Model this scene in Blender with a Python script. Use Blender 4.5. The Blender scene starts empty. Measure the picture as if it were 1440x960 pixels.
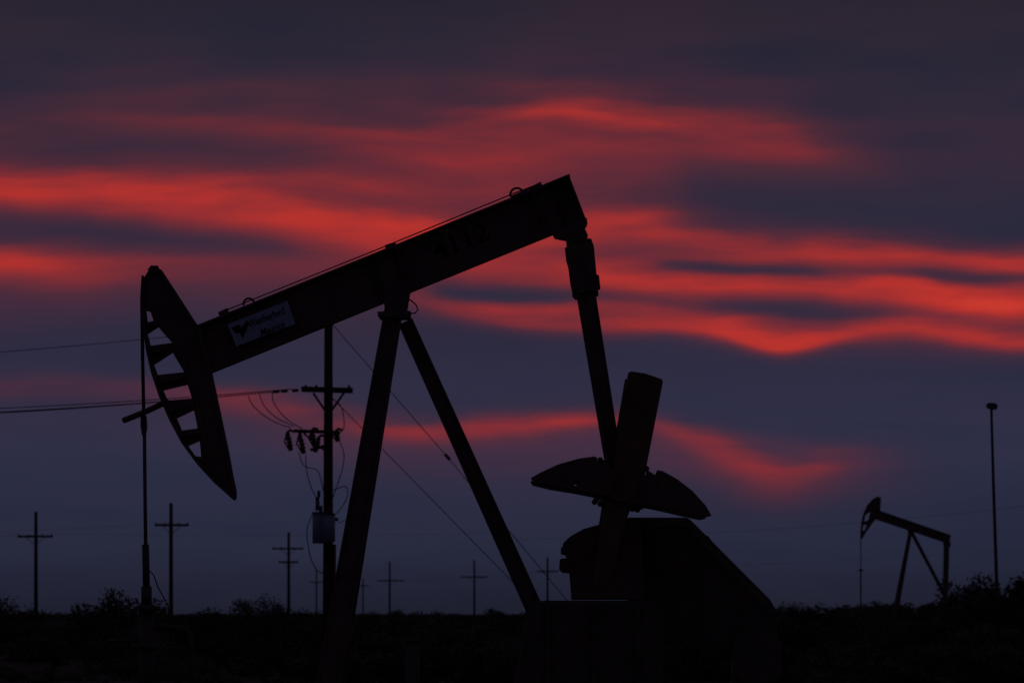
import bpy, bmesh, math, random
from mathutils import Vector, Matrix, noise
from mathutils.geometry import tessellate_polygon
random.seed(7)
scene = bpy.context.scene
scene.view_settings.view_transform = 'Standard'
scene.view_settings.look = 'None'
scene.view_settings.exposure = 0
EYE = 1.6

# ------------------------------------------------------------------ materials
def lin(c):
    return tuple(((v/255)/12.92 if v/255 <= 0.04045 else ((v/255+0.055)/1.055)**2.4) for v in c)+(1,)

def make_mat(name, c1, c2, scale=6, rough=0.7, metal=0.0, bump=0.3, spec=0.3):
    m = bpy.data.materials.new(name); m.use_nodes = True
    nt = m.node_tree; b = nt.nodes['Principled BSDF']
    tc = nt.nodes.new('ShaderNodeTexCoord')
    n = nt.nodes.new('ShaderNodeTexNoise'); n.inputs['Scale'].default_value = scale
    n.inputs['Detail'].default_value = 5; n.inputs['Roughness'].default_value = 0.65
    r = nt.nodes.new('ShaderNodeValToRGB')
    r.color_ramp.elements[0].position = 0.35; r.color_ramp.elements[1].position = 0.68
    r.color_ramp.elements[0].color = tuple(c1)+(1,); r.color_ramp.elements[1].color = tuple(c2)+(1,)
    nt.links.new(tc.outputs['Object'], n.inputs['Vector'])
    nt.links.new(n.outputs['Fac'], r.inputs['Fac'])
    nt.links.new(r.outputs['Color'], b.inputs['Base Color'])
    b.inputs['Roughness'].default_value = rough; b.inputs['Metallic'].default_value = metal
    b.inputs['Specular IOR Level'].default_value = spec
    if bump > 0:
        bp = nt.nodes.new('ShaderNodeBump'); bp.inputs['Strength'].default_value = bump
        bp.inputs['Distance'].default_value = 0.02
        nt.links.new(n.outputs['Fac'], bp.inputs['Height']); nt.links.new(bp.outputs['Normal'], b.inputs['Normal'])
    return m
M_STEEL = make_mat('weathered_black_paint', (0.055,0.050,0.050), (0.11,0.095,0.085), 2.2, 0.65)
M_CRANK = make_mat('rusty_paint', (0.065,0.05,0.038), (0.15,0.11,0.07), 3, 0.75)
M_DARK = make_mat('dark_steel', (0.04,0.04,0.042), (0.075,0.068,0.064), 5, 0.6)
M_WOOD = make_mat('creosote_wood', (0.03,0.024,0.02), (0.06,0.045,0.035), 8, 0.9)
M_WIRE = make_mat('cable', (0.03,0.03,0.03), (0.05,0.05,0.05), 8, 0.7, bump=0)
M_CERAMIC = make_mat('insulator_ceramic', (0.05,0.04,0.04), (0.09,0.07,0.07), 8, 0.4, bump=0)
M_CAN = make_mat('transformer_paint', (0.12,0.21,0.32), (0.19,0.30,0.43), 5, 0.5)
M_SIGN = make_mat('sign_face', (0.22,0.36,0.56), (0.34,0.48,0.68), 5, 0.6, spec=0.1)
M_INK = make_mat('sign_ink', (0.006,0.006,0.01), (0.012,0.012,0.014), 6, 0.9, spec=0.0, bump=0)
M_NUM = make_mat('stencil_paint', (0.012,0.012,0.013), (0.022,0.022,0.022), 6, 0.9, spec=0.0, bump=0)
M_CONC = make_mat('concrete', (0.16,0.15,0.14), (0.26,0.25,0.23), 3, 0.9)
M_LEAF = make_mat('scrub_leaves', (0.05,0.058,0.045), (0.12,0.12,0.10), 0.6, 0.9, spec=0.1, bump=0)
M_SOIL = make_mat('dry_soil', (0.08,0.075,0.068), (0.15,0.135,0.115), 0.25, 1.0, spec=0.0, bump=0)

# ------------------------------------------------------------------ geometry helpers
def link(o, parent=None):
    scene.collection.objects.link(o)
    if parent is not None: o.parent = parent
    return o
def empty(name):
    e = bpy.data.objects.new(name, None); e.empty_display_size = 0.5
    return link(e)
def mesh_obj(name, verts, faces, mat, parent=None, bevel=0):
    me = bpy.data.meshes.new(name); me.from_pydata([tuple(v) for v in verts], [], faces)
    bm = bmesh.new(); bm.from_mesh(me); bmesh.ops.recalc_face_normals(bm, faces=bm.faces)
    bm.to_mesh(me); bm.free()
    me.materials.append(mat)
    o = link(bpy.data.objects.new(name, me), parent)
    if bevel:
        b = o.modifiers.new('bevel','BEVEL'); b.width = bevel; b.segments = 2
        b.limit_method = 'ANGLE'; b.angle_limit = math.radians(30)
    return o

class Elev:
    """side-elevation drawing standing at distance D: drawing units -> metres"""
    def __init__(s, D, ground=0.0):
        s.D = D; s.k = D/6000.0
    def p(s, x, y, d=0.0):
        return Vector(((x-720)*s.k, s.D+d, EYE+(862-y)*s.k))
    def prism(s, name, pts, d0, d1, mat, parent, holes=(), bevel=0):
        loops = [list(pts)]+[list(h) for h in holes]
        flat = [q for l in loops for q in l]; n = len(flat)
        tris = tessellate_polygon([[Vector((a,b,0)) for a,b in l] for l in loops])
        verts = [s.p(a,b,d0) for a,b in flat]+[s.p(a,b,d1) for a,b in flat]
        faces = [tuple(t) for t in tris]+[tuple(i+n for i in reversed(t)) for t in tris]
        off = 0
        for l in loops:
            m = len(l)
            for i in range(m):
                j = (i+1)%m
                faces.append((off+i, off+j, off+j+n, off+i+n))
            off += m
        return mesh_obj(name, verts, faces, mat, parent, bevel)
    def strip(s, name, line, th, d0, d1, mat, parent):
        """plate following a polyline, th thick (units)"""
        L = []; R = []
        for i,(a,b) in enumerate(line):
            q0 = line[max(i-1,0)]; q1 = line[min(i+1,len(line)-1)]
            t = Vector((q1[0]-q0[0], q1[1]-q0[1])).normalized(); nn = Vector((-t.y, t.x))*th/2
            L.append((a+nn.x,b+nn.y)); R.append((a-nn.x,b-nn.y))
        return s.prism(name, L+R[::-1], d0, d1, mat, parent)
    def disc(s, name, x, y, r, d0, d1, mat, parent, n=28):
        return s.prism(name, [(x+r*math.cos(6.28319*i/n), y+r*math.sin(6.28319*i/n)) for i in range(n)], d0, d1, mat, parent)

def tube(name, pts, r, mat, parent=None, r1=None, sides=8):
    pts = [Vector(p) for p in pts]; n = len(pts)
    verts = []; faces = []
    for i,p in enumerate(pts):
        t = (pts[min(i+1,n-1)]-pts[max(i-1,0)]).normalized()
        up = Vector((0,1,0)) if abs(t.y) < 0.9 else Vector((0,0,1))
        a = t.cross(up).normalized(); b = t.cross(a).normalized()
        rr = r if r1 is None else r+(r1-r)*i/(n-1)
        for k in range(sides):
            w = 2*math.pi*k/sides
            verts.append(p+a*rr*math.cos(w)+b*rr*math.sin(w))
    for i in range(n-1):
        for k in range(sides):
            k2 = (k+1)%sides
            faces.append((i*sides+k, i*sides+k2, (i+1)*sides+k2, (i+1)*sides+k))
    faces.append(tuple(range(sides))); faces.append(tuple((n-1)*sides+k for k in reversed(range(sides))))
    o = mesh_obj(name, verts, faces, mat, parent)
    for f in o.data.polygons: f.use_smooth = len(f.vertices) == 4
    return o

def sag(p0, p1, s, n=14):
    p0 = Vector(p0); p1 = Vector(p1)
    return [p0.lerp(p1,i/n)-Vector((0,0,4*s*(i/n)*(1-i/n))) for i in range(n+1)]

def boxbeam(name, p0, p1, h0, w, mat, parent, h1=None, kind='box', t=0.018):
    """member from p0 to p1; h measured in the X-Z plane, w along Y. kind box or I"""
    p0 = Vector(p0); p1 = Vector(p1); h1 = h1 or h0
    ax = (p1-p0).normalized(); a = Vector((ax.z,0,-ax.x)).normalized(); b = ax.cross(a).normalized()
    def sec(h):
        H = h/2; W = w/2
        if kind == 'box': return [(-H,-W),(H,-W),(H,W),(-H,W)]
        return [(-H,-W),(-H+t,-W),(-H+t,-t/2),(H-t,-t/2),(H-t,-W),(H,-W),(H,W),(H-t,W),(H-t,t/2),(-H+t,t/2),(-H+t,W),(-H,W)]
    s0, s1 = sec(h0), sec(h1); n = len(s0)
    verts = [p0+a*u+b*v for u,v in s0]+[p1+a*u+b*v for u,v in s1]
    faces = [(i,(i+1)%n,(i+1)%n+n,i+n) for i in range(n)]
    tr = tessellate_polygon([[Vector((u,v,0)) for u,v in s0]])
    faces += [tuple(q) for q in tr]+[tuple(i+n for i in reversed(q)) for q in tr]
    return mesh_obj(name, verts, faces, mat, parent)

# ------------------------------------------------------------------ main pumpjack, 60 m away
E = Elev(60.0); J = empty('pumpjack')
# walking beam (I section: web + two flanges + end plates)
top0, top1 = (281,457), (799,247)
bot0, bot1 = (297,524), (824,311)
E.prism('beam_web', [(281,458),(799,248),(823,309),(298,523)], -0.012, 0.012, M_STEEL, J)
E.strip('beam_top_flange', [(278,459.5),(801,247.5)], 3.2, -0.15, 0.15, M_STEEL, J)
E.strip('beam_bottom_flange', [(296,523),(825,309)], 3.2, -0.15, 0.15, M_STEEL, J)
E.strip('beam_end_plate', [(799,249),(822,309)], 3, -0.145, 0.145, M_STEEL, J)
E.strip('beam_head_plate', [(279,460),(297,524)], 4, -0.145, 0.145, M_STEEL, J)
def beam_pt(t, v):  # t along 0..1, v 0 top ..1 bottom
    a = Vector(top0).lerp(Vector(top1), t); b = Vector(bot0).lerp(Vector(bot1), t); return a.lerp(b, v)
for i,t in enumerate((0.46,0.53,0.90,0.955)):
    a = beam_pt(t,0.04); b = beam_pt(t,0.96)
    E.strip('beam_stiffener_%d'%(i+1), [tuple(a),tuple(b)], 1.6, -0.12, 0.12, M_STEEL, J)
# cable running along the beam top and lifting eyes
tube('beam_top_line', [E.p(308,441),E.p(322,434.5),E.p(540,347),E.p(720,273),E.p(762,257)], 0.009, M_WIRE, J)
E.prism('line_bracket', [(307,439),(320,433),(322,440),(309,446)], -0.03, 0.03, M_DARK, J)
E.prism('line_bracket_2', [(541,345),(556,340),(558,347),(543,352)], -0.03, 0.03, M_DARK, J)
E.prism('line_bracket_3', [(742,265),(760,256),(763,262),(745,271)], -0.04, 0.04, M_DARK, J)
for i,(x,y,r) in enumerate(((350,427,7.5),(727,274,9.5))):
    tube('lifting_eye_%d'%(i+1), [E.p(x+r*math.cos(a),y-r*math.sin(a)) for a in [math.pi*(k/14*1.3-0.02) for k in range(13)]], 0.016, M_DARK, J)
E.prism('eye_base', [(718,276),(742,266),(744,273),(721,283)], -0.05, 0.05, M_DARK, J)

# horse head
arc = [(200,398),(200,430),(202,460),(207,495),(214,525),(225,558),(239,590),(256,622),(278,652),(302,678),(329,702)]
back = [(333,700),(333,690),(322,640),(310,590),(297,526),(279,458),(272,448),(258,428),(243,404),(226,379),(220,375),(212,376),(205,386)]
holes = [[(206,437),(212,439),(216,451),(208,453)],
         [(208,470),(223,460),(242,482),(212,486)],
         [(217,513),(243,496),(259,523),(222,527)],
         [(230,549),(264,541),(270,560),(236,563)],
         [(249,588),(273,577),(278,602),(256,605)],
         [(265,627),(281,620),(283,642),(275,641)]]
E.prism('horse_head_web', arc+back, -0.015, 0.015, M_STEEL, J, holes=holes)
E.strip('horse_head_arc_plate', [(x+1.5,y) for x,y in arc], 3.5, -0.17, 0.17, M_STEEL, J)
E.strip('horse_head_spine', [(217,377),(226,381),(258,430),(278,461),(297,527),(320,635),(331,695)], 4, -0.08, 0.08, M_STEEL, J)
E.strip('horse_head_keel', [(228,456),(256,500),(275,555),(292,640)], 4, -0.07, 0.07, M_STEEL, J)
for i,(a,b) in enumerate((((206,457),(224,456)),((213,495),(236,492)),((221,537),(256,533)),((238,577),(268,569)),((256,613),(277,609)))):
    E.strip('horse_head_rib_%d'%(i+1), [a,b], 3, -0.14, 0.14, M_STEEL, J)
E.prism('head_latch', [(208,380),(213,374),(222,374),(226,382),(218,386)], -0.1, 0.1, M_DARK, J)
# bridle, carrier bar, polished rod
for s_,nm in ((-0.11,'a'),(0.11,'b')):
    tube('bridle_cable_'+nm, [E.p(201.5,388,s_),E.p(199.5,420,s_),E.p(200.5,500,s_),E.p(202.5,600,s_*0.9)], 0.016, M_WIRE, J)
tube('carrier_bar', [E.p(176,592,-0.22),E.p(204,579,0.0),E.p(234,563,0.22)], 0.042, M_STEEL, J, sides=12)
E.prism('rod_clamp', [(198,584),(206,584),(207,600),(205,612),(200,612),(198,600)], -0.06, 0.06, M_DARK, J, bevel=0.008)
tube('polished_rod', [E.p(203,600),E.p(204,700),E.p(205,775)], 0.026, M_STEEL, J, sides=10)
tube('polished_rod_liner', [E.p(204.6,765),E.p(206,830)], 0.05, M_DARK, J, sides=12)

# saddle bearing and Samson post
E.prism('saddle_bearing', [(541,420),(572,409),(577,409),(572,440),(574,449),(536,449),(531,444),(541,438)], -0.2, 0.2, M_DARK, J, bevel=0.01)
E.prism('post_top_plate', [(531,440),(578,439),(577,448),(534,448)], -0.3, 0.3, M_STEEL, J, bevel=0.006)
tube('hose_loop', [E.p(x,y,-0.1) for x,y in ((572,421),(578,423),(585,429),(588,436),(584,441),(577,441))], 0.010, M_WIRE, J)
for s_,nm in ((-1,'near'),(1,'far')):
    boxbeam('samson_front_leg_'+nm, E.p(552,446,0.16*s_), E.p(457,1005,0.75*s_), 0.25, 0.16, M_STEEL, J, 0.34, 'I', 0.02)
boxbeam('samson_rear_leg', E.p(570,452), E.p(757,868), 0.215, 0.2, M_STEEL, J, 0.25, 'I', 0.02)
for y in (640,800,930):
    t = (y-446)/(1005-446); x = 552+(457-552)*t; hw = 0.16+0.59*t
    tube('post_cross_brace', [E.p(x,y,-hw+0.05),E.p(x,y,hw-0.05)], 0.045, M_STEEL, J)

# beam tail bearing, equalizer, pitman arms
E.prism('tail_bearing', [(777,329),(800,318),(825,309),(826,316),(822,322),(827,333),(818,339),(795,338),(780,335)], -0.16, 0.16, M_DARK, J, bevel=0.01)
boxbeam('equalizer_bar', E.p(811,339,-0.75), E.p(811.001,339,0.75), 0.12, 0.14, M_DARK, J)
for s_,nm in ((-0.62,'near'),(0.62,'far')):
    w=0.06
    E.prism('pitman_head_'+nm, [(795,343),(830,341),(834,352),(838,395),(842,412),(808,415),(803,396),(800,372),(797,362)], s_-w, s_+w, M_STEEL, J, bevel=0.008)
    E.prism('pitman_collar_'+nm, [(804,396),(808,395),(838,391),(841,393),(843,411),(836,414),(810,417),(806,412)], s_-0.085, s_+0.085, M_DARK, J, bevel=0.006)
    boxbeam('pitman_arm_'+nm, E.p(824,414,s_), E.p(866,672,s_), 0.235, 0.13, M_STEEL, J, 0.20, 'I')
    E.disc('wrist_pin_'+nm, 868,680,24, s_-0.11, s_+0.08, M_DARK, J)
for k in range(4):
    E.disc('pitman_bolt_%d'%k, 812+k*4.2, 356+k*14, 3, -0.71, -0.66, M_DARK, J, 6)

# crank arms with counterweights, one each side of the gear reducer
for s_,nm in ((-0.86,'near'),(0.86,'far')):
    d0, d1 = s_-0.06, s_+0.06
    E.prism('crank_arm_'+nm, [(881,529),(885,527),(905,530),(928,538),(929,542),(907,655),(899,690),(884,718),(868,762),(862,800),(842,828),(833,822),(840,760),(848,710),(858,680),(867,612)], d0, d1, M_CRANK, J, bevel=0.01)
    def hole(x,y,r,n=12): return [(x+r*math.cos(6.283*i/n), y+r*math.sin(6.283*i/n)) for i in range(n)]
    E.prism('counterweight_front_'+nm, [(746,675),(760,667),(784,656),(812,648),(834,645),(838,647),(837,654),(852,653),(862,672),(856,698),(846,699),(832,696),(806,691),(775,686),(750,680)], d0-0.09, d1+0.05, M_STEEL, J, holes=[hole(809,682,4)], bevel=0.012)
    E.prism('counterweight_rear_'+nm, [(880,672),(905,671),(907,664),(914,668),(918,672),(921,664),(928,665),(948,676),(970,693),(988,713),(996,727),(988,729),(960,723),(930,716),(904,711),(880,712)], d0-0.09, d1+0.05, M_STEEL, J, holes=[hole(921,683,2.6)], bevel=0.012)
    E.disc('crank_hub_'+nm, 872,687,21, s_-0.2, s_+0.12, M_CRANK, J)
    E.disc('crank_nut_'+nm, 872,687,9, s_-0.25, s_-0.19, M_DARK, J, 6)
    for i,(x,y) in enumerate(((842,650),(846,654),(906,662),(838,703),(846,706),(892,713),(899,714))):
        E.disc('weight_bolt_%s_%d'%(nm,i), x,y,4.5, s_-0.1, s_+0.1, M_DARK, J, 6)

# gear reducer, brake, belt guard, pedestal
E.prism('gear_reducer', [(804,843),(801,806),(799,800),(797,783),(793,777),(790,770),(793,762),(802,754),(820,744),(845,737),(862,735),(884,728),(900,728),(905,843)], -0.42, 0.42, M_STEEL, J, bevel=0.02)
E.prism('brake_bracket', [(787,786),(800,784),(800,806),(790,805),(786,800)], -0.5, -0.1, M_DARK, J, bevel=0.01)
E.prism('reducer_lug', [(789,770),(794,768),(800,776),(796,780),(789,778)], -0.2, 0.5, M_DARK, J)
E.prism('belt_guard', [(880,729),(886,726),(968,726),(974,730),(1086,842),(1096,860),(1096,905),(1040,930),(930,900),(884,845)], 0.50, 0.74, M_DARK, J, bevel=0.02)
E.prism('belt_guard_rim', [(884,731),(887,728.5),(967,728.5),(971,731.5),(1083,843.5),(1092,861),(1086,863),(967,739),(890,739)], 0.475, 0.497, M_STEEL, J)
E.prism('guard_handle', [(990,752),(998,752),(1010,768),(1006,768),(996,758)], 0.5, 0.7, M_DARK, J)
E.prism('reducer_pedestal', [(745,846),(766,844),(906,844),(918,847),(932,862),(930,1003),(716,1003),(735,900)], -0.5, 0.5, M_DARK, J, bevel=0.015)
for i,x in enumerate((770,835,895)):
    E.prism('pedestal_rib_%d'%(i+1), [(x-3,850),(x+3,850),(x+3,1000),(x-3,1000)], -0.56, -0.503, M_DARK, J)
E.prism('motor', [(1030,905),(1042,890),(1086,890),(1098,905),(1098,950),(1088,960),(1040,960),(1030,950)], -0.1, 0.46, M_DARK, J, bevel=0.03)
E.prism('motor_mount', [(1015,962),(1110,962),(1125,1003),(1000,1003)], -0.4, 0.7, M_STEEL, J)
for s_,nm in ((-0.7,'near'),(0.7,'far')):
    boxbeam('skid_rail_'+nm, E.p(425,1009,s_), E.p(1180,1009,s_), 0.11, 0.16, M_DARK, J, None, 'I')
for x in (440,600,760,920,1080,1165):
    boxbeam('skid_cross', E.p(x,1009,-0.61), E.p(x+0.001,1009,0.61), 0.1, 0.1, M_DARK, J)
E.prism('foundation', [(400,1015.5),(1205,1015.5),(1205,1030),(400,1030)], -1.1, 1.1, M_CONC, J, bevel=0.02)
# beam sign and number
slope = math.atan2(457-247, 799-281)
E.prism('sign_panel', [(321,457),(405,424),(416,456),(333,488)], -0.154, -0.147, M_SIGN, J)
def text(name, body, x, y, size, d, mat, parent, E=E, shear=0, sx=1, bold=0.0):
    c = bpy.data.curves.new(name,'FONT'); c.body = body; c.size = size; c.extrude = 0.001; c.shear = shear; c.offset = bold
    o = bpy.data.objects.new(name, c); scene.collection.objects.link(o)
    bpy.context.view_layer.update()
    me = bpy.data.meshes.new_from_object(o.evaluated_get(bpy.context.evaluated_depsgraph_get()))
    bpy.data.objects.remove(o)
    p = E.p(x,y,d)
    R = Matrix.Translation(p) @ Matrix.Rotation(-slope,4,'Y') @ Matrix.Rotation(math.radians(90),4,'X') @ Matrix.Diagonal((sx,1,1,1))
    me.transform(R); me.materials.clear(); me.materials.append(mat)
    return link(bpy.data.objects.new(name, me), parent)
text('sign_lettering', 'Weatherford', 352, 462, 0.145, -0.156, M_INK, J, sx=0.70, bold=0.002)
text('sign_lettering_2', 'Maurice', 368, 474, 0.14, -0.156, M_INK, J, shear=0.3, sx=0.8, bold=0.002)
E.prism('sign_emblem', [(326,462),(338,457),(340,462),(348,452),(352,455),(342,477),(338,468),(333,470)], -0.158, -0.155, M_INK, J)
text('beam_number', '4112', 614, 366, 0.36, -0.016, M_NUM, J, sx=1.15, bold=0.006)

# well head below the rod
W = empty('wellhead')
tube('stuffing_box', [E.p(206,824),E.p(206,850)], 0.075, M_DARK, W, sides=14)
tube('casing', [E.p(206,850),E.p(206,1024)], 0.11, M_DARK, W, sides=16)
for y in (852,905,960): tube('flange', [E.p(206,y),E.p(206,y+6)], 0.19, M_DARK, W, sides=18)
tube('flow_tee', [E.p(206,880),E.p(240,882),E.p(262,884),E.p(268,892),E.p(268,1024)], 0.045, M_DARK, W, sides=10)
tube('valve_wheel', [E.p(150+18*math.cos(a),900-18*math.sin(a)) for a in [k*math.pi/8 for k in range(17)]], 0.012, M_DARK, W)
tube('valve_stem', [E.p(150,900),E.p(206,900)], 0.03, M_DARK, W)
tube('small_hose', [E.p(x,y) for x,y in ((208,800),(216,808),(222,825),(236,850),(240,890))], 0.009, M_WIRE, W)
B = empty('bollard')
tube('bollard_pipe', [E.p(581,902,-0.5),E.p(581,1024,-0.5)], 0.10, M_DARK, B, sides=16)
tube('bollard_cap', [E.p(581,897,-0.5),E.p(581,902,-0.5)], 0.115, M_DARK, B, sides=16)

# ------------------------------------------------------------------ second pumpjack
F = Elev(330.0); K = empty('pumpjack')
k = F.k
F.prism('beam_web', [(1232,716),(1337,752),(1335,764),(1229,729)], -0.02, 0.02, M_STEEL, K)
F.strip('beam_top_flange', [(1232,716.5),(1337,752.5)], 1.2, -0.15, 0.15, M_STEEL, K)
F.strip('beam_bottom_flange', [(1229,728.5),(1335,764)], 1.2, -0.15, 0.15, M_STEEL, K)
F.prism('horse_head_web', [(1234,698),(1239,699),(1238,716),(1231,730),(1222,742),(1213,756),(1211,758),(1210,748),(1211,735),(1214,722),(1220,710),(1227,702)], -0.03, 0.03, M_STEEL, K,
        holes=[[(1217,724),(1224,719),(1221,731),(1215,733)],[(1214,738),(1219,737),(1216,745),(1213,746)]])
F.strip('horse_head_arc_plate', [(1234,698),(1227,702.5),(1220,710.5),(1214.6,722),(1211.8,735),(1211,748),(1211.5,758)], 1.3, -0.17, 0.17, M_STEEL, K)
tube('bridle_cable', [F.p(1210.5,745),F.p(1210.5,805)], 0.035, M_WIRE, K)
tube('polished_rod', [F.p(1210.5,805),F.p(1210.5,888)], 0.06, M_DARK, K)
F.prism('carrier_bar', [(1208,800),(1213,800),(1213,803),(1208,803)], -0.2, 0.2, M_DARK, K)
F.prism('saddle_bearing', [(1276,742),(1286,744),(1285,750),(1277,750)], -0.2, 0.2, M_DARK, K)
for s_ in (-1,1):
    boxbeam('samson_front_leg', F.p(1280,748,0.15*s_), F.p(1254,887,0.8*s_), 0.26, 0.16, M_STEEL, K, 0.34,'I')
boxbeam('samson_rear_leg', F.p(1282,748), F.p(1340,858), 0.26, 0.2, M_STEEL, K, None,'I')
tube('post_cross_brace', [F.p(1268,812,-0.45),F.p(1268,812,0.45)], 0.05, M_STEEL, K)
F.prism('tail_bearing', [(1326,760),(1337,762),(1336,769),(1327,768)], -0.2, 0.2, M_DARK, K)
for s_ in (-0.6,0.6):
    boxbeam('pitman_arm', F.p(1331,766,s_), F.p(1329,850,s_), 0.30, 0.14, M_STEEL, K)
    F.prism('crank_arm', [(1322,840),(1334,838),(1352,868),(1342,874)], s_*1.3-0.06, s_*1.3+0.06, M_CRANK, K)
    F.prism('counterweight', [(1334,860),(1346,850),(1362,866),(1358,882),(1342,880)], s_*1.3-0.15, s_*1.3+0.15, M_STEEL, K)
F.prism('gear_reducer', [(1318,846),(1336,840),(1350,850),(1352,870),(1320,870)], -0.42, 0.42, M_STEEL, K)
F.prism('reducer_pedestal', [(1312,870),(1356,870),(1360,888),(1308,888)], -0.5, 0.5, M_STEEL, K)
F.prism('foundation', [(1245,887),(1390,887),(1390,894),(1245,894)], -1.1, 1.1, M_CONC, K)
Wb = empty('wellhead')
tube('casing', [F.p(1210.5,866),F.p(1210.5,893)], 0.12, M_DARK, Wb)
tube('stuffing_box', [F.p(1210.5,858),F.p(1210.5,866)], 0.08, M_DARK, Wb)

# ------------------------------------------------------------------ equipment utility pole
U = Elev(129.0); Q = empty('utility_pole')
tube('pole', [U.p(461,938),U.p(461.5,700),U.p(462,447)], 0.165, M_WOOD, Q, 0.125, 14)
boxbeam('crossarm', U.p(424,547,-0.17), U.p(496,549,-0.17), 0.15, 0.1, M_WOOD, Q)
boxbeam('crossarm_back', U.p(424,547,0.17), U.p(496,549,0.17), 0.15, 0.1, M_WOOD, Q)
for x in (441,484): boxbeam('crossarm_brace', U.p(x,553,-0.24), U.p(462,584,-0.24), 0.07, 0.03, M_DARK, Q)
boxbeam('lower_crossarm', U.p(414,606,-0.2), U.p(478,608,-0.2), 0.10, 0.1, M_WOOD, Q)
boxbeam('lower_brace', U.p(436,632,0.2), U.p(466,624,0.2), 0.09, 0.08, M_WOOD, Q)
boxbeam('lower_brace_2', U.p(428,610,-0.27), U.p(460,636,-0.2), 0.06, 0.05, M_WOOD, Q)
# fused cutouts: porcelain bodies at different tilts, mounted on brackets
for i,(x,y,tx,ln) in enumerate(((405,609,5,25),(422,611,6,27),(439,606,4,22),(449,616,-5,20),(473,607,3,14))):
    a = Vector((x,y)); b = Vector((x+tx,y+ln)); dd=-0.28+0.05*(i%3)
    tube('cutout_%d'%i, [U.p(a.x,a.y,dd),U.p(b.x,b.y,dd)], 0.065, M_CERAMIC, Q)
    for kk in range(3):
        q = a.lerp(b,0.3+0.18*kk); q2 = a.lerp(b,0.38+0.18*kk)
        tube('cutout_skirt_%d_%d'%(i,kk), [U.p(q.x,q.y,dd),U.p(q2.x,q2.y,dd)], 0.095, M_CERAMIC, Q)
    tube('fuse_tube_%d'%i, [U.p(a.x-1,a.y,dd-0.05),U.p(a.x-4,a.y+ln*0.5,dd-0.12),U.p(b.x-2,b.y,dd-0.05)], 0.025, M_DARK, Q)
    tube('cutout_bracket_%d'%i, [U.p(a.x-1,a.y,dd),U.p(a.x+3,a.y-4,-0.2),U.p(a.x+9,a.y-2,-0.2)], 0.04, M_DARK, Q)
for i,x in enumerate((384,396,411)):
    tube('strain_insulator_%d'%i, [U.p(x,551-i*0.7,-0.1),U.p(x+9,550-i*0.7,-0.1)], 0.05, M_CERAMIC, Q)
for i,x in enumerate((430,445,491)):
    tube('pin_insulator_%d'%i, [U.p(x,545,-0.1),U.p(x,541.5,-0.1)], 0.04, M_CERAMIC, Q)
# transformer cans and arrester
for i,(x,y0,y1,r,d) in enumerate(((450,722,764,0.21,-0.38),(463,724,762,0.2,-0.55),(447,701,718,0.06,-0.3))):
    tube('transformer_can_%d'%i, [U.p(x,y0,d),U.p(x,y1,d)], r, M_CAN if i<2 else M_CERAMIC, Q, sides=18)
    tube('can_lid_%d'%i, [U.p(x,y0-2,d),U.p(x,y0,d)], r*1.08, M_DARK, Q, sides=18)
    tube('bushing_%d'%i, [U.p(x+2,y0-11,d),U.p(x+2,y0-2,d)], 0.05, M_CERAMIC, Q)
boxbeam('can_bracket', U.p(440,730,-0.22), U.p(476,730,-0.22), 0.1, 0.08, M_DARK, Q)
tube('conduit', [U.p(470.5,765,-0.05),U.p(470.5,938,-0.05)], 0.045, M_DARK, Q)
def jumper(pts, r=0.014, e=U, d=-0.1, par=Q, nm='jumper_wire'):
    P = [e.p(x,y,d) for x,y in pts]; out=[]
    for i in range(len(P)-1):
        a=P[max(i-1,0)];b=P[i];c=P[i+1];dd=P[min(i+2,len(P)-1)]
        for s in range(6):
            t=s/6; out.append(0.5*((2*b)+(c-a)*t+(2*a-5*b+4*c-dd)*t*t+(3*b-a-3*c+dd)*t**3))
    out.append(P[-1]); tube(nm,out,r,M_WIRE,par,sides=6)
jumper([(349,556),(356,570),(374,586),(395,597),(410,601)])
jumper([(365,554),(372,571),(390,588),(414,599)])
jumper([(383,552),(386,568),(402,588),(425,603)])
jumper([(430,640),(432,665),(440,690),(450,708)])
jumper([(420,635),(428,655),(447,662),(455,690)])
jumper([(440,722),(432,745),(436,780),(445,800),(456,806)])
jumper([(478,620),(484,640),(480,665),(468,700)])
jumper([(466,690),(486,684),(488,700),(474,722)])
jumper([(475,735),(500,730),(511,752),(508,790)], r=0.010)
jumper([(466,560),(480,572),(484,600),(474,612)])
# guy wires to the ground (right) with strain insulators
gw1 = [U.p(464,452), U.p(628,640,1.0), U.p(878,938,2.2)]
gw2 = [U.p(464,556), U.p(640,735,1.0), U.p(840,938,2.2)]
tube('guy_wire', gw1, 0.012, M_WIRE, Q, sides=6); tube('guy_wire_2', gw2, 0.012, M_WIRE, Q, sides=6)
tube('guy_insulator', [U.p(625,636.5,1.0),U.p(632,644.5,1.0)], 0.05, M_CERAMIC, Q)
# line conductors leaving to the left, past the frame
PL = empty('power_line')
for i,(y0,yp,xp) in enumerate(((503,449,462),(584,551,384),(582,550,396),(575,547,411))):
    tube('conductor_%d'%i, sag(U.p(-260,y0,3),U.p(xp,yp,-0.1),0.12,20), 0.010 if i==0 else 0.013, M_WIRE, PL, sides=6)

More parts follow.
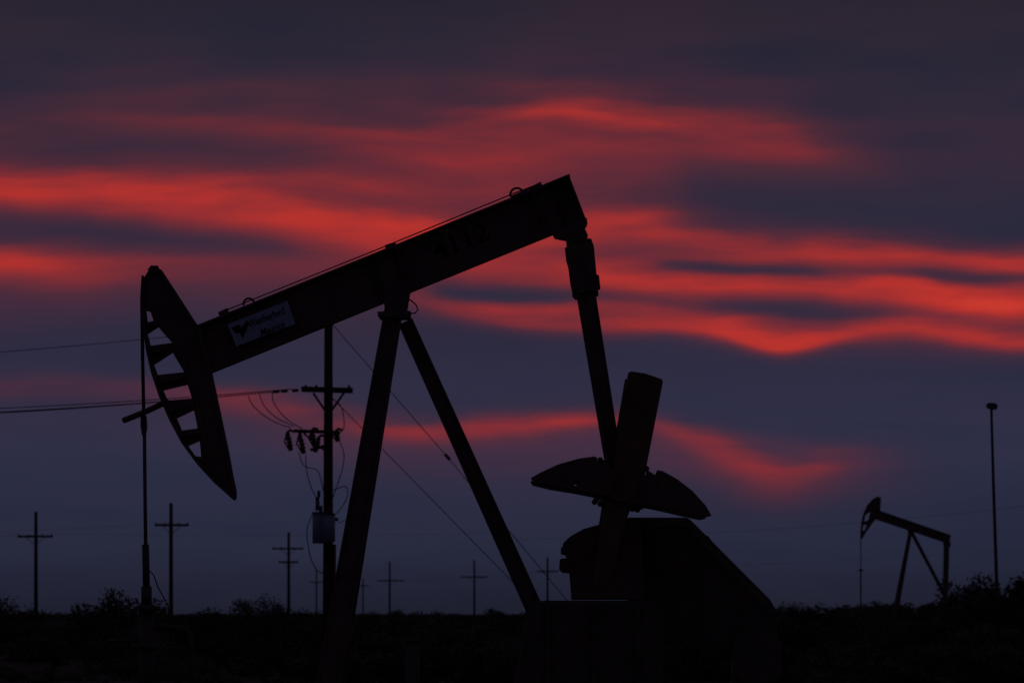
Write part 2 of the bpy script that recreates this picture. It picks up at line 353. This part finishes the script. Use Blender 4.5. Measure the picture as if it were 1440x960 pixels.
# ------------------------------------------------------------------ distant line poles
def far_pole(x, ytop, arms, D, r=0.15):
    e = Elev(D); o = empty('utility_pole')
    yb = 862+EYE/e.k
    tube('pole', [e.p(x,yb+2),e.p(x,ytop)], r*1.25, M_WOOD, o, r*0.95, 10)
    for (y,xa,xb) in arms:
        boxbeam('crossarm', e.p(xa,y,-r-0.06), e.p(xb,y,-r-0.06), 0.19, 0.12, M_WOOD, o)
        for q in (0.04,0.3,0.7,0.96):
            xx = xa+(xb-xa)*q
            tube('pin_insulator', [e.p(xx,y,-r-0.06), e.p(xx,y-0.22/e.k,-r-0.06)], 0.05, M_CERAMIC, o, sides=8)
        for s in (0.22,0.78):
            boxbeam('brace', e.p(xa+(xb-xa)*s,y,-r-0.14), e.p(x,y+0.75/e.k,-r-0.14), 0.05, 0.03, M_DARK, o)
    return e
poles = [(50.5,719,[(754,25,75)],376),(240.5,707,[(738,218,266)],347),(406,748,[(771,383,427),(790,392,420)],468),
         (548,789,[(816,530,568)],731),(667,787,[(811,648,685)],700),(770,783,[(803,755,785)],690),(510.5,812,[(823,502,519)],1000),(445,800,[(818,436,454)],900),
         ]
for q in poles: far_pole(*q)
PL2 = empty('power_line')
def wire(a,b,r,s=1.0):
    tube('conductor', sag(a,b,s,16), r, M_WIRE, PL2, sides=5)
def pp(i,q=0.5,dy=-0.3):
    x,yt,arms,D = poles[i]; y,xa,xb = arms[0]; e = Elev(D)
    v = e.p(xa+(xb-xa)*q,y); v.z += 0.24; return v
for q in (0.04,0.96):
    wire(Elev(376).p(-300,756+q*2), pp(0,q), 0.010,0.3)
    wire(pp(0,q), Elev(400).p(720,748), 0.008, 0.2) if q>0.5 else None
wire(pp(1,0.5), Elev(360).p(-300,752), 0.008, 0.3)
wire(pp(3,0.5), pp(4,0.5), 0.014, 0.5); wire(pp(4,0.5), pp(5,0.5), 0.014, 0.5)
wire(pp(5,0.5), Elev(640).p(1560,762), 0.010, 0.8)
wire(Elev(560).p(700,757), Elev(420).p(1620,690), 0.014, 1.2)

# ------------------------------------------------------------------ tall slim light pole at right
Lp = Elev(150.0); L = empty('light_pole')
tube('mast', [Lp.p(1405,926),Lp.p(1401,800),Lp.p(1397,680),Lp.p(1394,572)], 0.07, M_DARK, L, 0.045, 10)
Lp.prism('floodlight', [(1387,569),(1390,566),(1400,567),(1403,570),(1401,576),(1396,574),(1391,575),(1387,572)], -0.12, 0.12, M_DARK, L, bevel=0.01)
tube('mast_bracket', [Lp.p(1394,577),Lp.p(1400,572)], 0.03, M_DARK, L)

# ------------------------------------------------------------------ terrain
def height(x, y):
    h = 0.0
    r = math.hypot((x-75)/70, (y-620)/260)
    if r < 1: h += 2.0*(0.5+0.5*math.cos(math.pi*r))
    far = min(1, max(0,(math.hypot(x,y-60)-60)/200))
    h += far*0.4*noise.noise(Vector((x*0.012, y*0.012, 3.1)))
    return h
xs = sorted(set([round(s*(abs(i)/45)**2.2*4000,2) for i in range(46) for s in (-1,1)]))
ys = [-400,-200,-100,-50,0,20,40,50,60,70,80]+[80+(i/80)**2.3*8000 for i in range(1,81)]
verts=[]; faces=[]
for y in ys:
    for x in xs: verts.append((x,y,height(x,y)))
nx=len(xs)
for j in range(len(ys)-1):
    for i in range(nx-1):
        a=j*nx+i; faces.append((a,a+1,a+nx+1,a+nx))
g = mesh_obj('ground', verts, faces, M_SOIL)
for f in g.data.polygons: f.use_smooth=True
if g.data.polygons[0].normal.z < 0: g.data.flip_normals()

# ------------------------------------------------------------------ scrub
def bush_mesh(name, seed, nleaf=650, spread=1.0, tall=1.0, whisk=8):
    rnd = random.Random(seed); verts=[]; faces=[]
    clumps=[]
    for c in range(rnd.randint(12,18)):
        a=rnd.uniform(0,6.283); r=rnd.uniform(0,0.7)*spread
        h=rnd.uniform(0.12,0.85)*tall*(1-0.35*(r/0.7/spread)**2)
        clumps.append((r*math.cos(a), r*math.sin(a), h, rnd.uniform(0.13,0.24)))
    for (cx,cy,cz,cr) in clumps:   # stems
        v0=len(verts); m=Vector((cx*0.5+rnd.uniform(-.08,.08),cy*0.5,cz*0.55))
        for p,w in ((Vector((cx*0.12,cy*0.12,-0.1)),0.022),(m,0.015),(Vector((cx,cy,cz+cr*0.6)),0.005)):
            verts += [p+Vector((w,0,0)),p+Vector((-w*.5,w*.87,0)),p+Vector((-w*.5,-w*.87,0))]
        for s in range(2):
            for q in range(3):
                faces.append((v0+s*3+q,v0+s*3+(q+1)%3,v0+s*3+3+(q+1)%3,v0+s*3+3+q))
    for i in range(nleaf):
        cx,cy,cz,cr = rnd.choice(clumps)
        d = Vector((rnd.gauss(0,1),rnd.gauss(0,1),rnd.gauss(0,0.8)))
        if d.length > 1.9: d *= 1.9/d.length
        p = Vector((cx,cy,cz))+d*cr*0.6
        if p.z < 0.0: p.z = abs(p.z)
        s = rnd.uniform(0.014,0.036)
        u = Vector((rnd.gauss(0,1),rnd.gauss(0,1),rnd.gauss(0,1))).normalized()
        w = u.orthogonal().normalized()
        v0=len(verts); verts += [p-u*s*1.5, p+w*s*0.75, p+u*s*1.5, p-w*s*0.75]; faces.append((v0,v0+1,v0+2,v0+3))
    for i in range(whisk):
        cx,cy,cz,cr = rnd.choice(clumps); p=Vector((cx,cy,cz))
        d=Vector((rnd.gauss(0,.5),rnd.gauss(0,.5),rnd.uniform(0.4,1))).normalized()*rnd.uniform(0.2,0.32)
        v0=len(verts); verts += [p+Vector((0.008,0,0)),p-Vector((0.008,0,0)),p+d]; faces.append((v0,v0+1,v0+2))
    me=bpy.data.meshes.new(name); me.from_pydata([tuple(v) for v in verts],[],faces); me.materials.append(M_LEAF)
    return me
protos=[bush_mesh('scrub_bush_mesh_%d'%i, 40+i, 1500, 1.0+0.25*(i%3), 0.85+0.12*(i%4)) for i in range(6)]
S = empty('desert_scrub')
def put(x,y,s,sz=None):
    o=bpy.data.objects.new('bush', random.choice(protos)); scene.collection.objects.link(o); o.parent=S
    o.location=(x,y,height(x,y)-0.05); o.rotation_euler=(0,0,random.uniform(0,6.283)); o.scale=(s,s,(sz or s))
for i in range(1900):
    D = 90+ (random.random()**1.3)*900
    x = random.uniform(-0.16,0.16)*D
    s = random.choice((0.7,0.9,1.2,1.4,1.6))*random.uniform(0.85,1.1)
    if D > 250: s *= 1.12
    if D < 150: s *= 0.65
    if abs(D-129) < 3 and abs(x+5.5) < 1.5: continue
    put(x,D,s*1.5,s*0.95)
for i in range(200):   # low scrub round the lease pad, mostly below the view
    a=random.uniform(0,6.283); r=random.uniform(16,60)
    x,y=r*math.cos(a),60+r*math.sin(a)
    if y < 46 and abs(x) < 8: continue
    s=random.uniform(0.3,0.6); put(x,y,s*1.4,s*0.8)
def put_px(px, D, top, wide=1.0):   # taller mesquites that stand clear of the horizon
    z = EYE+(862-top)*D/6000; x=(px-720)*D/6000
    h = z-height(x,D); put(x,D,h*0.95*wide,h*0.92)
for a in ((0,240,818),(18,246,824),(36,250,836),(150,250,825),(166,245,820),(184,255,824),(204,250,838),(138,260,836,1.3),(160,252,834,1.3),(335,300,838),(372,290,832),(390,300,835),(300,300,847,1.3),
          (1345,350,808),(1362,360,812),(1325,370,830),(1388,300,796),(1412,290,802),(1434,300,792),(1455,300,788),(1400,310,818,1.3),(1300,400,838,1.4),(1240,420,839,1.6),(1180,430,841,1.6),
          (1120,440,842,1.6),(1270,410,836,1.4),(1150,420,840,1.6),(1210,400,840,1.6),(690,420,848,1.5),(620,430,851,1.5),(560,430,850,1.5),(100,300,849,1.4),(70,300,848,1.4),(430,300,848,1.3),(1380,330,824),(1425,320,818)):
    put_px(*a)

# ------------------------------------------------------------------ sky (world)
w = bpy.data.worlds.new('World'); scene.world = w; w.use_nodes = True
try:
    w.cycles.sampling_method = 'MANUAL'; w.cycles.sample_map_resolution = 128
except Exception: pass
nt = w.node_tree; N = nt.nodes; LK = nt.links
for n in list(N): N.remove(n)
out = N.new('ShaderNodeOutputWorld'); bg = N.new('ShaderNodeBackground'); LK.new(bg.outputs[0], out.inputs[0])
def M(op, a, b=None, c=None, clamp=False):
    n = N.new('ShaderNodeMath'); n.operation = op; n.use_clamp = clamp
    for i,v in enumerate((a,b,c)):
        if v is None: continue
        if isinstance(v,(int,float)): n.inputs[i].default_value = v
        else: LK.new(v, n.inputs[i])
    return n.outputs[0]
tc = N.new('ShaderNodeTexCoord'); sp = N.new('ShaderNodeSeparateXYZ'); LK.new(tc.outputs['Generated'], sp.inputs[0])
yy = M('MAXIMUM', M('ABSOLUTE', sp.outputs[1]), 0.02)
A = M('MULTIPLY', M('DIVIDE', sp.outputs[0], yy), 6000/1440)      # bearing, 0 = view axis
A = M('ADD', A, 0.5)                                               # 0..1 over the sunset sector
V = M('SUBTRACT', 862/960, M('MULTIPLY', M('DIVIDE', sp.outputs[2], yy), 6000/960))  # falls with elevation
def noise_n(su, sv, off, detail=4, rough=0.55, dist=0.0, vv=None):
    cb = N.new('ShaderNodeCombineXYZ'); LK.new(M('MULTIPLY',A,su),cb.inputs[0]); LK.new(M('MULTIPLY',vv or V,sv),cb.inputs[1]); cb.inputs[2].default_value=off
    n = N.new('ShaderNodeTexNoise'); n.inputs['Scale'].default_value=1; n.inputs['Detail'].default_value=detail
    n.inputs['Roughness'].default_value=rough; n.inputs['Distortion'].default_value=dist
    LK.new(cb.outputs[0], n.inputs['Vector']); return n.outputs['Fac']
n1 = noise_n(3.0, 5, 1.7, 1)
n2 = noise_n(8, 15, 5.2, 2)
Vw = M('ADD', V, M('MULTIPLY', M('SUBTRACT', n1, 0.5), 0.045))
Vw = M('ADD', Vw, M('MULTIPLY', M('SUBTRACT', n2, 0.5), 0.022))
n3 = noise_n(4.0, 19, 9.1, 4, 0.55, 0, Vw)     # streaks
n4 = noise_n(2.4, 6, 13.0, 3, 0.55, 0, Vw)     # broad masses
n3c = M('SUBTRACT', n3, 0.5); n4c = M('SUBTRACT', n4, 0.5)
rag = M('ADD', M('MULTIPLY', n3c, 1.7), M('MULTIPLY', n4c, 1.2))
Uc = M('DIVIDE', M('ADD', A, 0.1), 1.2, clamp=True)
def curve(pts, scale):
    n = N.new('ShaderNodeFloatCurve'); LK.new(Uc, n.inputs['Value']); c = n.mapping.curves[0]
    P = [((x/1440+0.1)/1.2, y/scale) for x,y in pts]
    P = [(min(1,max(0,a)),min(1,max(0,b))) for a,b in P]
    c.points[0].location = P[0]; c.points[1].location = P[-1]
    for q in P[1:-1]: c.points.new(*q)
    for q in c.points: q.handle_type = 'AUTO_CLAMPED'
    n.mapping.update(); return n.outputs[0]
def band(line, amp, up, dn, rg=1.0):
    c = curve(line, 960); a = curve(amp, 1)
    t = M('SUBTRACT', Vw, c)
    g = M('GREATER_THAN', t, 0.0)
    wd = M('ADD', M('MULTIPLY', g, (dn-up)/960), up/960)
    q = M('ADD', M('DIVIDE', t, wd), M('MULTIPLY', rag, rg*0.55))
    e = M('EXPONENT', M('MULTIPLY', M('MULTIPLY', q, q), -1.0))
    return M('MULTIPLY', a, e)
X0,X1=-144,1584
bands = [
 # upper broad diffuse veil
 ([(X0,215),(0,212),(300,200),(600,205),(800,190),(950,186),(1060,195),(1130,208),(1200,222),(X1,240)],
  [(X0,.26),(0,.28),(250,.32),(430,.38),(580,.48),(720,.52),(850,.46),(1000,.40),(1090,.36),(1150,.28),(1220,.18),(1320,.08),(X1,.02)], 80, 74),
 # brighter tail of the veil
 ([(X0,160),(600,160),(800,168),(950,180),(1060,195),(1130,208),(1200,224),(X1,240)],
  [(X0,0),(500,0),(620,.04),(760,.10),(900,.12),(1040,.20),(1110,.22),(1160,.14),(1230,0.06),(1300,0),(X1,0)], 34, 24),
 # reddish glow filling the whole left and centre
 ([(X0,330),(0,330),(300,330),(600,320),(800,310),(960,330),(1060,350),(X1,350)],
  [(X0,.22),(0,.22),(300,.24),(440,.28),(560,.36),(680,.42),(800,.44),(880,.40),(960,.30),(1060,.16),(1140,0),(X1,0)], 80, 80),
 # main left band
 ([(X0,260),(0,266),(100,272),(250,286),(400,302),(550,322),(700,334),(820,330),(X1,340)],
  [(X0,.52),(0,.52),(120,.50),(240,.52),(400,.52),(520,.42),(650,.26),(780,.22),(860,.15),(950,0),(X1,0)], 46, 34),
 # right upper band
 ([(X0,290),(780,290),(860,300),(920,316),(1000,336),(1080,345),(1200,350),(1320,356),(1440,368),(X1,374)],
  [(X0,0),(760,0),(830,.26),(920,.38),(1000,.42),(1100,.50),(1180,.58),(1260,.58),(1340,.52),(1440,.48),(X1,.45)], 32, 28),
 # right hand broad underlay between the streaks
 ([(X0,400),(800,400),(1000,405),(1200,412),(1440,425),(X1,430)],
  [(X0,0),(560,0),(680,.18),(820,.38),(950,.46),(1150,.46),(1300,.48),(1440,.50),(X1,.5)], 62, 64, 0.6),
 # left second band
 ([(X0,374),(0,374),(120,382),(260,384),(420,390),(560,385),(700,380),(X1,380)],
  [(X0,.50),(0,.50),(100,.44),(200,.30),(320,.22),(450,.20),(560,.20),(680,.20),(780,.15),(860,0),(X1,0)], 40, 36),
 # right middle band
 ([(X0,370),(780,372),(860,390),(940,398),(1050,406),(1150,410),(1250,410),(1340,418),(1440,426),(X1,430)],
  [(X0,0),(740,0),(820,.26),(880,.36),(960,.36),(1100,.32),(1200,.34),(1300,.44),(1440,.54),(X1,.5)], 24, 22),
 # wavy bright band with a crisper underside
 ([(X0,420),(560,420),(640,432),(720,448),(800,460),(880,466),(950,462),(1010,470),(1060,480),(1100,488),(1140,482),(1190,468),(1240,460),(1300,458),(1360,464),(1440,476),(X1,485)],
  [(X0,0),(480,0),(590,.28),(660,.40),(760,.44),(860,.42),(950,.46),(1060,.60),(1110,.62),(1170,.54),(1260,.50),(1340,.52),(1440,.48),(X1,.45)], 38, 15, 0.8),
 # low streak
 ([(X0,545),(0,546),(150,550),(300,560),(420,580),(500,596),(560,604),(620,610),(680,608),(760,604),(850,600),(920,606),(980,626),(1030,645),(1080,662),(1120,666),(1160,652),(1220,640),(X1,640)],
  [(X0,.20),(0,.22),(150,.22),(280,.28),(360,.36),(450,.38),(520,.50),(570,.54),(620,.44),(700,.50),(780,.52),(850,.42),(930,.28),(1000,.28),(1070,.24),(1120,.18),(1180,.14),(1260,.06),(1320,0),(X1,0)], 22, 20, 1.2),
 # glow under the low streak
 ([(X0,600),(300,600),(500,630),(800,640),(1000,650),(1100,668),(1160,658),(X1,650)],
  [(X0,.04),(250,.08),(400,.16),(600,.18),(850,.18),(960,.26),(1060,.40),(1130,.38),(1200,.24),(1280,.10),(1400,0),(X1,0)], 42, 40, 1.3),
 # faint haze left
 ([(X0,440),(300,430),(500,445),(X1,470)],
  [(X0,.16),(0,.16),(200,.12),(500,.10),(600,.05),(700,0),(X1,0)], 40, 44),
]
darks = [
 ([(X0,322),(0,322),(120,324),(260,336),(400,348),(520,356),(X1,350)],
  [(X0,.52),(0,.52),(120,.55),(250,.48),(380,.30),(480,.0),(X1,0)], 13, 14),
 ([(X0,200),(200,205),(400,215),(X1,210)],
  [(X0,.3),(0,.3),(150,.45),(280,.4),(400,.15),(520,0),(X1,0)], 22, 18),
 ([(X0,410),(600,404),(680,408),(760,414),(830,420),(960,432),(1060,438),(1160,442),(1260,436),(1380,446),(1440,450),(X1,450)],
  [(X0,0),(560,0),(620,.65),(700,.88),(780,.80),(850,.35),(940,.30),(1020,.62),(1120,.75),(1220,.55),(1320,.35),(1440,.35),(X1,.3)], 14, 11, 0.9),
 ([(X0,370),(860,358),(950,368),(1060,378),(1160,386),(1260,380),(1340,386),(1440,392),(X1,392)],
  [(X0,0),(880,0),(940,.45),(1030,.68),(1120,.66),(1200,.30),(1280,.42),(1350,.62),(1440,.4),(X1,.3)], 10, 9, 0.9),
 ([(X0,130),(900,250),(1000,266),(1150,282),(1300,296),(X1,306)],
  [(X0,0),(900,0),(980,.5),(1100,.85),(1250,.9),(1440,.9),(X1,.9)], 34, 24, 0.6),
 # clear navy gap under the bright bands
 ([(X0,520),(600,520),(900,530),(1100,545),(1300,535),(X1,540)],
  [(X0,0),(500,0),(640,.6),(900,.8),(1300,.8),(X1,.8)], 24, 34, 0.6),
]
inv = None
for b in bands:
    g = M('SUBTRACT', 1.0, band(*b)); inv = g if inv is None else M('MULTIPLY', inv, g)
I = M('SUBTRACT', 1.0, inv)
for d in darks: I = M('MULTIPLY', I, M('SUBTRACT', 1.0, band(*d)))
I = M('MULTIPLY', I, M('ADD', 0.96, M('ADD', M('MULTIPLY', n3c, 1.15), M('MULTIPLY', n4c, 0.4))), clamp=True)
def ramp(fac, stops, interp='LINEAR'):
    r = N.new('ShaderNodeValToRGB'); LK.new(fac, r.inputs[0]); cr = r.color_ramp; cr.interpolation = interp
    cr.elements[0].position = stops[0][0]; cr.elements[0].color = lin(stops[0][1])
    cr.elements[1].position = stops[-1][0]; cr.elements[1].color = lin(stops[-1][1])
    for p,c in stops[1:-1]:
        e = cr.elements.new(p); e.color = lin(c)
    return r.outputs[0]
def mix(f, a, b, mode='MIX'):
    m = N.new('ShaderNodeMix'); m.data_type='RGBA'; m.blend_type = mode
    if isinstance(f,(int,float)): m.inputs[0].default_value=f
    else: LK.new(f,m.inputs[0])
    for s,v in ((6,a),(7,b)):
        if isinstance(v,tuple): m.inputs[s].default_value=v
        else: LK.new(v,m.inputs[s])
    return m.outputs[2]
base1 = ramp(V, [(0.0,(37,35,50)),(0.12,(38,38,56)),(0.3,(38,40,60)),(0.52,(39,42,64)),(0.66,(42,46,69)),(0.8,(36,40,60)),(0.9,(27,30,45))])
base2 = ramp(V, [(0.0,(47,37,49)),(0.12,(51,41,56)),(0.3,(50,42,60)),(0.52,(46,44,66)),(0.66,(49,48,71)),(0.8,(41,43,63)),(0.9,(30,32,47))])
nb = M('ADD', 0.5, M('ADD', M('MULTIPLY', n4c, 2.8), M('MULTIPLY', n3c, 1.8)), clamp=True)
base = mix(nb, base1, base2)
red = ramp(I, [(0.0,(74,42,57)),(0.3,(106,43,52)),(0.5,(142,45,48)),(0.7,(182,50,45)),(0.9,(212,62,48))])
fac = M('SMOOTH_MIN', M('MULTIPLY', I, 1.5), 1.0, 0.2)
col = mix(M('MULTIPLY', fac, 1.0, clamp=True), base, red)
sky = N.new('ShaderNodeTexSky'); sky.sky_type='NISHITA'; sky.sun_disc=False
sky.sun_elevation = math.radians(-3.0); sky.sun_rotation = math.radians(0.0)
col = mix(0.002, col, sky.outputs[0], 'ADD')
LK.new(col, bg.inputs[0]); bg.inputs[1].default_value = 1.0

sun = bpy.data.lights.new('sun','SUN'); sun.energy=0.015; sun.angle=math.radians(0.5); sun.color=(1,0.55,0.4)
so = link(bpy.data.objects.new('sun', sun)); so.rotation_euler = (math.radians(-88),0,0)

# ------------------------------------------------------------------ camera
cam = bpy.data.cameras.new('camera'); co = link(bpy.data.objects.new('camera', cam))
co.location=(0,0,EYE); co.rotation_euler=(math.radians(90),0,0)
cam.lens=150; cam.sensor_width=36; cam.shift_y=382/1440; cam.clip_end=20000; cam.clip_start=0.5
cam.dof.use_dof=True; cam.dof.focus_distance=51; cam.dof.aperture_fstop=4.8
scene.camera=co
